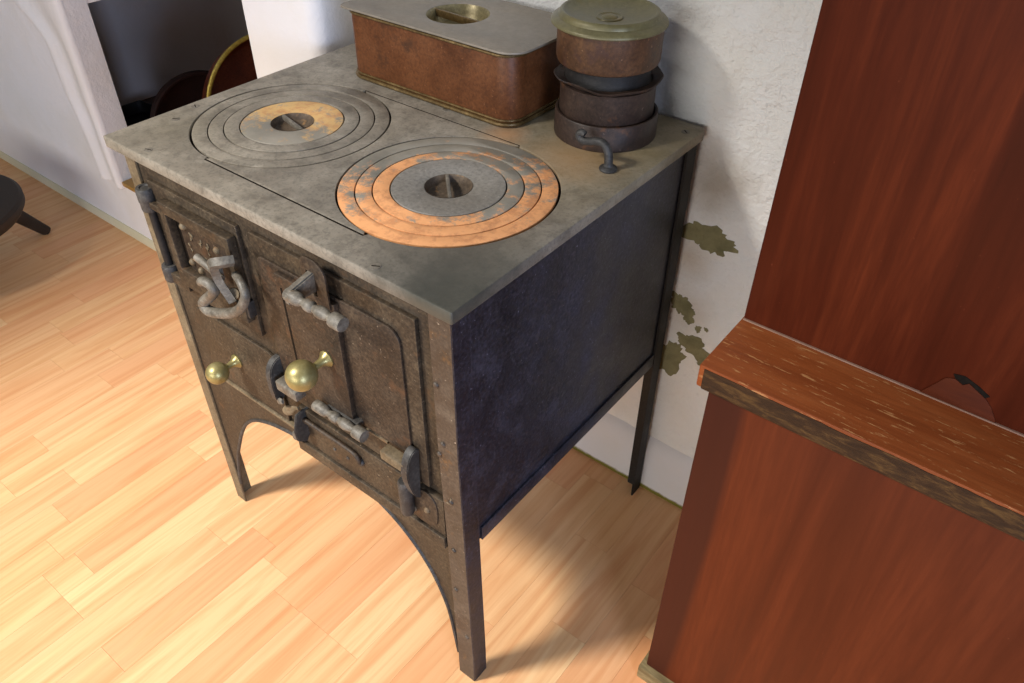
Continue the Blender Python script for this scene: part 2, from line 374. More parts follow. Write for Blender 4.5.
for c in range(col_of(-1.95), col_of(1.35) + 1):
    xa = X0 + c * PITCH; ks = sorted(known.get(c, []))
    ylo = YMIN if xa > -.55 else (-0.75 if xa > -.95 else -.4)
    cuts = [ylo]
    if ks:
        y = ks[0] - random.uniform(.28, .42)
        pre = []
        while y > ylo + .05: pre.append(y); y -= random.uniform(.28, .45)
        cuts += pre[::-1] + ks; y = ks[-1] + random.uniform(.3, .45)
    else: y = ylo + random.uniform(.08, .42)
    while y < YMAX - .05: cuts.append(y); y += random.uniform(.28, .48)
    cuts.append(YMAX)
    for a, b in zip(cuts, cuts[1:]):
        if b - a > .01: plank(xa, xa + PITCH, a, b)

# ------------------------------------------------------------------ walls
def grid_wall(name, xs, zs, yf, mat, back):
    bm = bmesh.new(); V = [[bm.verts.new((x, yf(x, z), z)) for z in zs] for x in xs]
    for i in range(len(xs) - 1):
        for j in range(len(zs) - 1): bm.faces.new((V[i][j], V[i + 1][j], V[i + 1][j + 1], V[i][j + 1]))
    B = [bm.verts.new((x, back, z)) for x, z in ((xs[0], zs[0]), (xs[-1], zs[0]), (xs[-1], zs[-1]), (xs[0], zs[-1]))]
    bm.faces.new(B)
    return fin(name, bm, mat, None, 'all', 'structure')
def relief(x, z):
    p = Vector((x * 5, 1.3, z * 5)); h = noise.fractal(p, 1.0, 2.0, 4) * .0045
    h += noise.noise(Vector((x * 22, 4.4, z * 26))) * .0018
    # a trowelled ridge running down to the right behind the stove's corner
    d = (z - .735) + .55 * (x - .70); h += .003 * math.exp(-(d / .012) ** 2) * math.exp(-((x - .72) / .08) ** 2)
    return h
lin_s = lambda a, b, n: [a + (b - a) * i / n for i in range(n + 1)]
grid_wall('wall_back', lin_s(-.02, 1.75, 190), lin_s(-.01, 1.75, 190), lambda x, z: .538 - max(-.004, min(.0045, relief(x, z))), M_WALL, .62)
# wall_left: a thicker stretch of wall with a raised opening in it
bm = bmesh.new()
YL, YB, XO, ZO = .41, .468, -.985, .188
def slab(x0, x1, z0, z1): abox(bm, (x0, YL, z0), (x1, YB, z1))
slab(-3.2, XO, -.01, 2.2); slab(XO, -.2565, -.01, ZO - .002); slab(XO, -.2565, 1.25, 2.2)
prof = [(-.2565, YB), (-.2565, YL)] + [(-.085 + .03 * math.sin(a * PI / 16), YL + .03 - .03 * math.cos(a * PI / 16)) for a in range(9)] + [(-.055, .63), (-.2, .63)]
lo_ = [bm.verts.new((x, y, -.01)) for x, y in prof]; hi_ = [bm.verts.new((x, y, 2.2)) for x, y in prof]
n = len(prof)
for i in range(n): bm.faces.new((lo_[i], lo_[(i + 1) % n], hi_[(i + 1) % n], hi_[i]))
bm.faces.new(lo_); bm.faces.new(hi_[::-1])
fin('wall_left', bm, M_WALLL, None, True, 'structure')
# the dark space beyond the opening
box('wall_alcove_side', (-1.52, YB, .1), (-1.445, 2.1, 1.4), M_GREY, None, 0, 1, 'structure')
box('wall_alcove_back', (-1.52, 2.1, .1), (-.1, 2.18, 1.4), M_GREY, None, 0, 1, 'structure')
box('wall_alcove_right', (-.255, .632, .1), (-.10, 2.1, 1.4), M_GREY, None, 0, 1, 'structure')
box('ceiling_alcove', (-1.52, YB, 1.4), (-.10, 2.18, 1.46), M_GREY, None, 0, 1, 'structure')
box('floor_alcove', (-1.52, YB, .1), (-.18, 2.1, .195), M_NFLOOR, None, 0, 1, 'structure')
box('trim_sill', (XO + .001, .403, ZO - .001), (-.257, YB + .002, .200), M_SILL, None, .002, 2, 'structure')
# moulded plaster surround on the left of the opening, sweeping outwards at its springing
SEC = [(0.0, .4105), (0.0, .402), (.07, .3965), (.16, .3945), (.26, .398), (.36, .4055), (.50, .4060), (.62, .4030), (.74, .3965), (.86, .3930), (.95, .3945), (1.0, .400), (1.0, .4105)]
Lb = [(.175, -1.092), (.30, -1.104), (.36, -1.112), (.43, -1.128), (.545, -1.132), (.57, -1.142), (.60, -1.188), (.635, -1.245), (.70, -1.34), (.80, -1.46), (1.0, -1.62), (1.3, -1.75)]
def interp(tab, z):
    for (z0, a), (z1, b) in zip(tab, tab[1:]):
        if z <= z1: return a + (b - a) * max(0, (z - z0) / (z1 - z0))
    return tab[-1][1]
bm = bmesh.new(); rows = []
for j in range(61):
    z = .178 + (1.25 - .178) * (j / 60) ** 1.3
    x0 = sum(interp(Lb, z + d) for d in (-.012, -.006, 0, .006, .012)) / 5; x1 = XO + .0005
    rows.append([bm.verts.new((x0 + (x1 - x0) * t, y + .0012 * noise.noise(Vector((t * 3, z * 9, 1))), z + .006 * (1 - t) * (j == 0))) for t, y in SEC])
for a, b in zip(rows, rows[1:]):
    for i in range(len(SEC) - 1): bm.faces.new((a[i], a[i + 1], b[i + 1], b[i]))
bm.faces.new(rows[0][::-1])
fin('trim_1', bm, M_WALLL, None, 'all', 'structure')
# skirting
bm = bmesh.new()
pr = [(.545, -.005), (.523, -.005), (.5235, .100), (.5275, .118), (.5345, .132), (.545, .140)]
a = [bm.verts.new((-.054, y, z)) for y, z in pr]; b = [bm.verts.new((1.7, y, z)) for y, z in pr]
for i in range(len(pr)): bm.faces.new((a[i], a[(i + 1) % len(pr)], b[(i + 1) % len(pr)], b[i]))
bm.faces.new(a); bm.faces.new(b); fin('baseboard_back', bm, M_BASE, None, True, 'structure')
bm = bmesh.new()
pr = [(.42, -.005), (.404, -.005), (.404, .022), (.407, .028), (.42, .030)]
a = [bm.verts.new((-3.1, y, z)) for y, z in pr]; b = [bm.verts.new((-.09, y, z)) for y, z in pr]
for i in range(len(pr)): bm.faces.new((a[i], a[(i + 1) % len(pr)], b[(i + 1) % len(pr)], b[i]))
bm.faces.new(a); bm.faces.new(b); fin('baseboard_left', bm, M_BASEL, None, True, 'structure')
# flaked patches of old green paint on wall_back
wb = [o for o in bpy.data.objects if o.name == 'wall_back'][0]
def patch(cx, cz, rx, rz, seed, rot=0.0):
    rnd = random.Random(seed); n = 44; pts = []
    ph = [rnd.uniform(0, 6.3) for _ in range(5)]
    for i in range(n):
        t = 2 * PI * i / n
        k = 1 + .16 * math.sin(2 * t + ph[0]) + .13 * math.sin(3 * t + ph[1]) + .11 * math.sin(5 * t + ph[2]) + .09 * math.sin(8 * t + ph[3]) + rnd.uniform(-.13, .13)
        x, z = rx * k * math.cos(t), rz * k * math.sin(t)
        pts.append((cx + x * math.cos(rot) - z * math.sin(rot), cz + x * math.sin(rot) + z * math.cos(rot)))
    bm = bmesh.new()
    ys = lambda x, z: .538 - max(-.004, min(.0045, relief(x, z))) - .0006
    c = bm.verts.new((cx, ys(cx, cz), cz)); rg = []
    for s in (.5, 1.0):
        rg.append([bm.verts.new((cx + (x - cx) * s, ys(cx + (x - cx) * s, cz + (z - cz) * s), cz + (z - cz) * s)) for x, z in pts])
    ed = [bm.verts.new((v.co.x, v.co.y + .004, v.co.z)) for v in rg[1]]
    for i in range(n):
        j = (i + 1) % n
        bm.faces.new((c, rg[0][i], rg[0][j])); bm.faces.new((rg[0][i], rg[1][i], rg[1][j], rg[0][j])); bm.faces.new((rg[1][i], ed[i], ed[j], rg[1][j]))
    fin('paint_flake', bm, M_MOSS, wb, True)
for k, a in enumerate(((.655, .605, .042, .022, 3, 0.0), (.672, .597, .026, .018, 8, .2), (.632, .465, .016, .020, 4, 0), (.650, .448, .014, .016, 5, 0), (.672, .427, .006, .006, 6, 0),
                       (.686, .432, .003, .005, 7, .6), (.672, .386, .034, .020, 11, -.35), (.632, .345, .026, .034, 12, -.5), (.700, .36, .012, .010, 14, 0))):
    patch(*a)

# ------------------------------------------------------------------ pans on the alcove floor
M_COP = metal('dark_copper', lin(62, 26, 16), lin(96, 44, 26), lin(122, 62, 36), None, 0, .4, 12, .1, .5, 0, .4)
M_RIM = metal('brass_rim', lin(150, 128, 50), lin(186, 164, 76), lin(206, 186, 100), None, 0, .4, 20, .1, .5, 0, .5)
M_BEAD = metal('copper_bead', lin(150, 84, 52), lin(176, 104, 68), lin(196, 124, 84), None, 0, .35, 14, .05, .5, 0, .3)
M_MAROON = metal('maroon_enamel', lin(20, 9, 9), lin(28, 13, 12), lin(36, 18, 17), None, 0, .7, 10, .05, .15)
def pan(name, label, c, rr, depth, tilt, mw, mr, mb, rz=0.0):
    e = thing(name, label, 'pan', c)
    M = Matrix.Translation(c) @ Matrix.Rotation(rz, 4, 'Z') @ Matrix.Rotation(tilt, 4, 'Y') @ Matrix.Translation((0, 0, rr)) @ Matrix.Rotation(PI / 2, 4, 'Y')
    lathe('bowl', [(0, -depth), (rr * .95, -depth), (rr * .985, -depth * .9), (rr, -.004), (rr - .004, -.004), (rr * .93, -depth * .8), (rr * .88, -depth + .006), (0, -depth + .006)], M, mw, e, 64)
    bm = bmesh.new(); R = rr - .001
    atube(bm, [M @ Vector((R * math.cos(2 * PI * i / 72), R * math.sin(2 * PI * i / 72), -.002)) for i in range(73)], .0055, 8)
    fin('rim', bm, mr, e)
    bm = bmesh.new(); R = rr * .955
    atube(bm, [M @ Vector((R * math.cos(2 * PI * i / 72), R * math.sin(2 * PI * i / 72), -depth + .001)) for i in range(73)], .003, 8)
    fin('foot_bead', bm, mb, e)
    return e
pan('copper_pan', 'large copper pan with a brass rim leaning on edge in the dark opening', (-.55, .70, .212), .198, .078, math.radians(-19), M_COP, M_RIM, M_BEAD, math.radians(-15))
pan('dark_pan', 'dark maroon pan standing on edge behind the brass-rimmed copper pan', (-.80, .60, .201), .140, .045, math.radians(-6), M_MAROON, M_MAROON, M_MAROON, math.radians(-15))
tr = thing('iron_tray', 'low black iron tray lying on the opening floor below the pans', 'tray', (-1.14, .64, .195))
plate('base', [rrect(-1.36, .565, -.93, .71, .02)], .1955, .199, M_BLACK, tr)
plate('side_wall', [rrect(-1.36, .565, -.93, .71, .02), rrect(-1.355, .57, -.935, .705, .018)[::-1]], .199, .236, M_BLACK, tr)
sh = thing('shutter', 'white wooden shutter folded inward at the top left of the dark opening', 'shutter', (-.99, .66, .655))
box('panel', (-1.006, .4685, .655), (-.987, .84, 1.24), M_WALLL, sh, .002)
for z in (.75, 1.15): box('hinge', (-.993, .4682, z), (-.985, .480, z + .06), M_BLACK, sh, .001)

# ------------------------------------------------------------------ stool
st = thing('stool', 'low dark round wooden stool with splayed legs at the left edge', 'stool', (-1.235, -.005, 0))
lathe('seat', [(0, .158), (.20, .158), (.222, .165), (.232, .180), (.232, .196), (.224, .203), (.19, .204), (0, .201)], Mz((-1.235, -.005, 0)), M_STOOL, st, 72)
for a in (95, 193, 291):
    a = math.radians(a); d = Vector((math.cos(a), math.sin(a), 0)); c = Vector((-1.235, -.005, 0))
    bm = bmesh.new(); atube(bm, [c + d * .155 + Vector((0, 0, .16)), c + d * .21 + Vector((0, 0, .085)), c + d * .268 + Vector((0, 0, .004))], [.024, .020, .015], 12)
    fin('leg', bm, M_STOOL, st)

# ------------------------------------------------------------------ sideboard
sb = thing('sideboard', 'tall mahogany sideboard with a worn ledge standing right of the stove', 'cabinet', (1.25, .35, 0))
box('lower_body', (.836, .182, .02), (1.62, .518, .655), M_MAHOG_LO, sb, .003)
box('upper_body', (.8265, .2725, .690), (1.62, .518, 1.72), M_MAHOG_UP, sb, .003)
bm = bmesh.new(); abox(bm, (.8245, .168, .6585), (1.63, .519, .6905), .0028, 2); lg = fin('ledge', bm, M_LEDGE, sb)
box('ledge_moulding', (.829, .1725, .6525), (1.628, .517, .6625), M_LEDGE_E, sb, .002)
# chipped front band of the ledge
bm = bmesh.new(); n = 90; A, B, Cc = [], [], []
for i in range(n + 1):
    x = .8315 + (1.6225 - .8315) * i / n
    top = .6872 - .0022 * max(0, noise.noise(Vector((x * 34, 2.2, 0)))) - .0014 * abs(noise.noise(Vector((x * 120, 1, 0))))
    A.append(bm.verts.new((x, .1674, .6605))); B.append(bm.verts.new((x, .1672, top))); Cc.append(bm.verts.new((x, .1690, top + .0005)))
for i in range(n):
    bm.faces.new((A[i], A[i + 1], B[i + 1], B[i])); bm.faces.new((B[i], B[i + 1], Cc[i + 1], Cc[i]))
fin('worn_edge', bm, M_LEDGE_E, lg)
box('plinth', (.828, .170, .0), (1.63, .518, .032), M_FOOT, sb, .003)
bm = bmesh.new()
abox(bm, (.8270, .2700, .6904), (1.62, .2745, .6922), .0006, 1)
fin('ledge_seam', bm, M_DUST, sb)
plate('lifted_veneer', [[(1.0290, .6925), (1.0360, .7044), (1.0455, .7218), (1.0530, .7245), (1.0620, .7208), (1.0665, .7254), (1.0860, .7152), (1.0940, .7075), (1.1020, .6950), (1.1030, .6925)]], .2712, .2726, M_VENEER, sb, 'xz', .0004)
plate('veneer_crack', [[(1.0500, .7295), (1.0605, .7318), (1.0755, .7262), (1.0880, .7195), (1.0850, .7160), (1.0665, .7258), (1.0620, .7212), (1.0530, .7250)]], .2716, .2726, M_GROOVE, sb, 'xz', .0002)

# ------------------------------------------------------------------ stove
W, D, H = .6246, .5194, .78
sv = thing('iron_stove', 'old cast iron kitchen range with two ring burners standing on laminate floor', 'stove', (W / 2, D / 2, 0))
ZB = .352          # underside of the closed body
# body sheets
xs_ = [(-.273, .055), (-.261, .147), (-.248, .195), (-.226, .242), (-.195, .281), (-.155, .312), (-.10, .335), (-.05, .344)]
arch_r = [(.317 - x, z) for x, z in xs_[::-1]]
arch = [(.317 + x * .985, z) for x, z in ()] + [(.277, .346), (.235, .340), (.193, .329), (.150, .309), (.116, .279), (.090, .240), (.068, .196), (.050, .156), (.038, .118), (.0285, .080), (.0262, .0555)][::-1]
arch = arch + [(.317, .347)] + arch_r
outer = [(.006, .0555)] + arch + [(W - .006, .0555), (W - .006, .7635), (.006, .7635)]
plate('front_panel', [outer], .0, .004, M_FRONT, sv, 'xz', .0006)
# rolled bead that follows the arch
tube('arch_bead', [(x, -.0005, z) for x, z in spline([(a, b, 0) for a, b in arch], 4) for x, z in [(x, z)]] if False else [(p.x, .0, p.y) for p in spline([(a, b, 0) for a, b in arch], 4)], .0032, M_HARDD, sv, 8)
def side(name, x0, x1):
    bm = bmesh.new(); abox(bm, (x0, .006, .353), (x1, D - .003, .7635)); return fin(name, bm, M_SIDE, sv)
side('side_panel', W - .0075, W - .0045); side('side_panel', .0045, .0075)
box('back_panel', (.006, D - .006, .353), (W - .006, D - .003, .7635), M_BLACK, sv)
box('bottom_panel', (.008, .005, .353), (W - .008, D - .006, .357), M_BLACK, sv)
def angle_leg(x, y, sx, sy, wf, ws, m, lean=0.0):
    """L-section leg: flange in the front/back plane (width wf) and in the side plane (width ws)"""
    bm = bmesh.new(); t = .0035
    pts = [(0, 0), (wf, 0), (wf, t), (t, t), (t, ws), (0, ws)]
    P = [(x + sx * a, y + sy * b) for a, b in pts]
    top = .7638
    L = [[bm.verts.new((a, b - lean * k, z)) for a, b in P] for z, k in ((0, 0), (.06, 0), (.30, .5), (.56, 1), (top, 1))]
    for l0, l1 in zip(L, L[1:]):
        for i in range(6): bm.faces.new((l0[i], l0[(i + 1) % 6], l1[(i + 1) % 6], l1[i]))
    bm.faces.new(L[0]); bm.faces.new(L[-1][::-1])
    bmesh.ops.recalc_face_normals(bm, faces=bm.faces)
    bmesh.ops.bevel(bm, geom=[e for e in bm.edges if e.calc_face_angle(0) > .5], offset=.0009, segments=2, affect='EDGES')
    return fin('leg', bm, m, sv)
M_LEGF = metal('iron_leg_front', lin(50, 42, 36), lin(76, 65, 55), lin(106, 93, 78), lin(100, 72, 44), .05, .5, 26, .3, .45, .6)
angle_leg(0, -.0036, 1, 1, .026, .031, M_PALE)
lf = angle_leg(W, -.0036, -1, 1, .033, .031, M_LEGF, .0105)
LEAN = lambda z: -.0036 - .0105 * max(0, min(1, (z - .06) / .50))
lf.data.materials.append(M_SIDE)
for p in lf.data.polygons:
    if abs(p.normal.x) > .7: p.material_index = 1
angle_leg(0, D + .0002, 1, -1, .027, .029, M_BLACK); angle_leg(W, D + .0002, -1, -1, .027, .029, M_BLACK)
for xa, xb in ((W - .0046, W - .0008), (.0008, .0046)):
    box('side_rail', (xa, .027, .3515), (xb, D - .029, .378), M_SIDE, sv, .0008)
# rivets on the right front leg and a stamped corner mark
for i, (x, z) in enumerate(((.601, .565), (.594, .543), (.603, .35), (.606, .458), (.614, .13), (.597, .66), (.60, .25))):
    lathe('rivet', [(.0042, 0), (.004, .0012), (.0028, .0024), (0, .0030)], My((x, LEAN(z), z)), M_LEGF, lf, 14)

bm = bmesh.new()
for p, q in (((.5985, LEAN(.454), .452), (.6065, LEAN(.452), .4525)), ((.6065, LEAN(.452), .4525), (.6065, LEAN(.465), .4660))):
    atube(bm, [Vector(p), Vector(q)], .0011, 6)
fin('stamped_mark', bm, M_PALE, lf)
# ---- top
CX = (.157, .455); CY = .175; RB = .1403
box('top_slab', (.006, .010, .764), (.618, .520, .7752), M_TOP, sv, .0015)
y0, y1 = .0285, .3195
q = math.asin((CY - y0 - .0002) / (RB + .006)) if False else None
dyl = CY - y0
hole = []
hole += [(CX[0], y0 - .0012), (CX[1], y0 - .0012)]
hole += [(CX[1] + (RB + .0007) * math.sin(a), CY - (RB + .0007) * math.cos(a)) for a in lin_s(0.02, PI - .02, 64)]
hole += [(CX[1], y1 + .0010), (CX[0], y1 + .0010)]
hole += [(CX[0] - (RB + .0007) * math.sin(a), CY + (RB + .0007) * math.cos(a)) for a in lin_s(0.02, PI - .02, 64)]
edge = rrect(-.0118, -.0188, .6305, .5312, (.003, .003, .012, .003))
tp = plate('cooktop_frame', [edge, hole[::-1]], .7635, H, M_TOPP, sv, 'xy', .0016)
# hollow-sided piece between the two burners
mid = [(CX[0], y0 + .0009), (CX[1], y0 + .0009)]
mid += [(CX[1] - RB * math.sin(a), CY - RB * math.cos(a)) for a in lin_s(.03, PI - .03, 64)]
mid += [(CX[1], y1 - .0008), (CX[0], y1 - .0008)]
mid += [(CX[0] + RB * math.sin(a), CY + RB * math.cos(a)) for a in lin_s(.03, PI - .03, 64)]
plate('centre_piece', [mid], .7752, H, M_TOPP, sv, 'xy', .0006)
for yy in (y0 - .0001, y1 + .0001):      # dark strips put the shade of the centre piece's joints into colour
    box('joint_shade', (CX[0] - .002, yy - .0010, .7700), (CX[1] + .002, yy + .0010, H - .0004), M_GROOVE, sv)
G = .0008
rust_o = lin(226, 160, 104); rust_y = lin(196, 158, 100)
F_ = math.radians(-45)
spec = {0: [(-.9, .0, .0), (-.9, .0, .0), (-.9, .0, .0), (math.radians(110), .42, .50)],
        1: [(F_, .62, .52), (F_, .45, .50), (F_ - 1.2, .36, .50), (0, 0, -.4)]}
rad = [.1385, .1165, .0950, .0730]
for k in (0, 1):
    c = (CX[k], CY)
    for i in range(3):
        a, wd, am = spec[k][i]
        m = ring_mat('ring_%d_%d' % (k, i), c, a, wd, am, rust_o) if wd else M_TOPP
        plate('burner_ring', [circ(c[0], c[1], rad[i] - G, 128), circ(c[0], c[1], rad[i + 1] + G, 128)[::-1]], .7752, H - .0002 + (.0006 if (k == 0 and i == 2) else 0), m, sv, 'xy', .0007)
    a, wd, am = spec[k][3]
    m = ring_mat('lid_%d' % k, c, a, wd, am, rust_y) if wd else metal('lid_iron', lin(116, 112, 105), lin(134, 130, 123), lin(148, 144, 138), None, 0, .55, 10, .2, .4, .2)
    R = rad[3] - G
    ld = lathe('burner_lid', [(R, .7753), (R, H - .0006), (R - .0006, H), (.0315, H), (.0300, H - .001), (.0265, .7705), (.018, .7665), (0, .7655)], Mz((c[0], c[1], 0)), m, sv, 96)
    M_CUP = metal('lid_cup_%d' % k, lin(70, 60, 50), lin(98, 84, 70), lin(126, 110, 92), lin(166, 126, 80), .0, .6, 40, .3, .3)
    lathe('cup', [(.0304, H + .0002), (.0296, H - .0016), (.0266, .7712), (.018, .7672), (0, .7662)], Mz((c[0], c[1], 0)), M_CUP, ld, 48)
    d = Vector((.05, -.05, 0)).normalized() if k == 1 else Vector((.051, -.012, 0)).normalized()
    bm = bmesh.new(); abox(bm, (-.030, -.0024, H - .007), (.030, .0024, H + .0006), .0012, 2)
    bmesh.ops.transform(bm, verts=bm.verts, matrix=Matrix.Translation((c[0], c[1], 0)) @ Matrix.Rotation(math.atan2(d.y, d.x), 4, 'Z'))
    fin('bar', bm, M_HARD, ld)
# the recess below the lids has to be open: cut pockets in the slab
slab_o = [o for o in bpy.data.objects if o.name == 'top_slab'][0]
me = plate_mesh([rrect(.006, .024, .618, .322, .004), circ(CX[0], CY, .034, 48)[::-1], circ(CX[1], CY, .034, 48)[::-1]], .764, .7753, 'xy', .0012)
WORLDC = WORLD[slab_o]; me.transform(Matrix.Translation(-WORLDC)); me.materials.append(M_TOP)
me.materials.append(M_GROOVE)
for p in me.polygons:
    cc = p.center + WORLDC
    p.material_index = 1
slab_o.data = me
for x, y in ((.512, -.0075), (.076, -.0035), (.02, .076), (.004, .12), (.612, .50), (.30, .345)):
    s = lathe('screw', [(.0062, H - .0004), (.006, H + .0005), (.0045, H + .0007), (0, H + .0007)], Mz((x, y, 0)), M_SCREW, tp, 20)
    a = random.uniform(0, 3); bm = bmesh.new(); abox(bm, (-.0048, -.0008, H + .0004), (.0048, .0008, H + .00082))
    bmesh.ops.transform(bm, verts=bm.verts, matrix=Matrix.Translation((x, y, 0)) @ Matrix.Rotation(a, 4, 'Z')); fin('slot', bm, M_GROOVE, tp)

# ---- fire door side (left)
plate('fire_surround', [rrect(.0475, .545, .2475, .7275, .001)], -.0065, -.0002, M_PALE if False else M_FRONT, sv, 'xz', .0009)
fd = plate('fire_door', [rrect(.0865, .575, .2445, .7135, .002), rrect(.1000, .6065, .2335, .6965, .001)[::-1]], -.0205, -.0078, M_FRONT, sv, 'xz', .0012)
plate('recess_back', [rrect(.0985, .605, .1135, .698, .001)], -.0082, -.0070, M_GROOVE, fd, 'xz', .0002)
pn = plate('inset_panel', [rrect(.1130, .6055, .235, .698, .001)], -.0105, -.0075, M_FRONT2, fd, 'xz', .0003)
for x, z in ((.1225, .682), (.196, .673), (.1205, .622), (.139, .615), (.160, .640)):
    lathe('rivet', [(.0055, 0), (.0053, .002), (.0036, .0044), (0, .0055)], My((x, -.0105, z)), M_PALE, pn, 14)
# faint raised scrollwork cast into the panel
bm = bmesh.new(); rr_ = random.Random(5)
for i in range(16):
    x = rr_.uniform(.125, .175); z = rr_.uniform(.628, .672); a = rr_.uniform(.6, 1.4)
    atube(bm, [(x, -.0105, z), (x + .004 * math.cos(a), -.0112, z + .004 * math.sin(a)), (x + .007 * math.cos(a + .7), -.0105, z + .007 * math.sin(a + .7))], .0011, 6)
fin('cast_relief', bm, M_PALE, pn, True, 'stuff')
# hinge with pin and two barrels
hx, hy = .0445, -.0105
hg = lathe('hinge_pin', [(0, .5585), (.0055, .559), (.0058, .562), (.0058, .711), (0, .712)], Mz((hx, hy, 0)), M_BLACK, sv, 16)
lathe('hinge_barrel', [(.006, .681), (.0118, .681), (.0124, .684), (.0124, .694), (.0132, .696), (.0134, .713), (.0116, .7165), (.0075, .7165), (.0065, .7150), (0, .7150)], Mz((hx, hy, 0)), M_HARDD, hg, 24)
lathe('hinge_barrel', [(0, .5575), (.0105, .558), (.0122, .561), (.0122, .583), (.0108, .586), (.006, .5865)], Mz((hx, hy, 0)), M_HARDD, hg, 24)
box('hinge_strap', (hx + .006, -.0165, .688), (.088, -.008, .698), M_FRONT, hg, .001)
box('hinge_strap', (hx + .006, -.017, .560), (.096, -.008, .578), M_FRONT, hg, .001)
# latch: bar, bent lever, loop handle
lt = tube('latch_bar', spline([(.166, -.026, .657), (.19, -.0275, .655), (.205, -.028, .652), (.222, -.030, .647)], 4), [.0058] * 12 + [.0058], M_HARD, fd, 12)
box('latch_pivot', (.196, -.0275, .640), (.216, -.0195, .664), M_HARD, lt, .003)
bm = bmesh.new()
atube(bm, spline([(.258, -.026, .690), (.252, -.040, .692), (.242, -.046, .688), (.2385, -.045, .676), (.2385, -.043, .660), (.245, -.040, .641), (.250, -.038, .628)], 5), .0085, 4, .8)
fin('latch_lever', bm, M_HARD, lt)
bm = bmesh.new()
loop = spline([(.206, -.036, .634), (.201, -.047, .642), (.211, -.0495, .650), (.225, -.049, .650), (.2285, -.0475, .641), (.212, -.046, .624), (.194, -.046, .608), (.186, -.046, .598), (.194, -.047, .592), (.215, -.046, .596),
               (.246, -.0445, .610), (.270, -.043, .626), (.284, -.041, .644), (.288, -.0385, .659), (.276, -.034, .669), (.258, -.028, .669)], 5)
atube(bm, loop, [.0056 + .0022 * math.sin(PI * min(1, i / (len(loop) - 1) * 1.05)) for i in range(len(loop))], 14)
fin('loop_handle', bm, M_HARD, lt)
lathe('latch_pin', [(0, 0), (.0075, .0005), (.0085, .003), (.0075, .006), (0, .0065)], Matrix.Translation((.249, -.03, .636)) @ Matrix.Rotation(1.0, 4, 'X') @ Matrix.Rotation(.5, 4, 'Y'), M_PALE, lt, 18)
box('catch', (.2445, -.019, .586), (.2505, -.0068, .612), M_HARDD, sv, .0012)

# ---- ash door (lower left)
ad = plate('ash_door', [[(.028, .379), (.262, .379), (.262, .497), (.246, .516), (.078, .516), (.078, .46)] if False else rrect(.075, .381, .2615, .5155, (.002, .002, .014, .002), 2)], -.0052, -.0004, M_FRONT, sv, 'xz', .0009)
box('lip', (.095, -.0085, .3745), (.285, -.0004, .3805), M_PALE, ad, .0015)
def knob(x, y, z, length, rb, parent):
    lathe('knob', [(0, 0), (.0115, 0), (.0118, .002), (.0085, .0055), (.0058, .010), (.0048, length * .45), (.0050, length - rb * .95)] +
          [(rb * math.sin(a), length - rb * math.cos(a)) for a in lin_s(.28, PI, 18)], My((x, y, z)), M_BRASS, parent, 32)
knob(.1555, -.0052, .4485, .037, .0175, ad)

# ---- oven door (right)
ov = plate('oven_plate', [rrect(.2745, .4495, .563, .7305, .001)], -.0065, -.0002, M_FRONT, sv, 'xz', .001)
od = plate('oven_door', [rrect(.2865, .497, .5395, .7035, (.003, .003, .020, .012), 8)], -.0105, -.0063, M_FRONT2, sv, 'xz', .0012)
cb = plate('centre_strip', [rrect(.330, .503, .4405, .699, .002)], -.0185, -.0103, M_FRONT2, od, 'xz', .0012)
box('groove_strip', (.3385, -.0187, .512), (.3425, -.0180, .680), M_GROOVE, cb)
box('lower_lip', (.330, -.0125, .4945), (.383, -.006, .4995), M_PALE, od, .0015)
box('lower_lip', (.443, -.0125, .4925), (.497, -.006, .4975), M_PALE, od, .0015)
knob(.409, -.0183, .600, .042, .0205, cb)
# upper latch bracket: round-topped plate with a slot
br = plate('latch_bracket', [rrect(.3945, .690, .4365, .7555, (.002, .002, .020, .012), 8), rrect(.403, .703, .4175, .7365, .001)[::-1]], -.0215, -.0183, M_FRONT2, sv, 'xz', .0009)
def spindle(x0, x1, y, z, parent, mat=M_HARD):
    L = x1 - x0
    P = [(0, 0), (.0078, .0005), (.0085, .002), (.0085, .020 * L / .1), (.0072, .024 * L / .1), (.0052, .027 * L / .1), (.0050, .031 * L / .1), (.0072, .036 * L / .1), (.0078, .041 * L / .1), (.0072, .046 * L / .1),
         (.0048, .049 * L / .1), (.0056, .053 * L / .1), (.0074, .057 * L / .1), (.0078, .064 * L / .1), (.0066, .071 * L / .1), (.0050, .076 * L / .1), (.0054, .080 * L / .1), (.0090, .082 * L / .1), (.0095, .084 * L / .1), (.0095, L - .002), (.0088, L), (0, L)]
    return lathe('turned_spindle', P, Mx((x0, y, z)), mat, parent, 24)
bm = bmesh.new()
V8 = [bm.verts.new(p) for p in ((.4055, -.016, .709), (.4165, -.016, .709), (.4165, -.016, .738), (.4055, -.016, .738), (.4050, -.0585, .7095), (.4150, -.0585, .7095), (.4150, -.0595, .7275), (.4050, -.0595, .7275))]
for q in ((0, 1, 2, 3), (4, 5, 6, 7), (0, 1, 5, 4), (1, 2, 6, 5), (2, 3, 7, 6), (3, 0, 4, 7)): bm.faces.new([V8[i] for i in q])
bmesh.ops.recalc_face_normals(bm, faces=bm.faces); bmesh.ops.bevel(bm, geom=bm.edges[:], offset=.0018, segments=2, affect='EDGES')
fin('latch_arm', bm, M_HARD, br)
spindle(.4045, .4985, -.0525, .7205, br)
# lower spindle
ls = box('spindle_mount', (.392, -.022, .4985), (.452, -.006, .509), M_HARDD, sv, .002)
spindle(.3765, .4725, -.0285, .5055, ls)
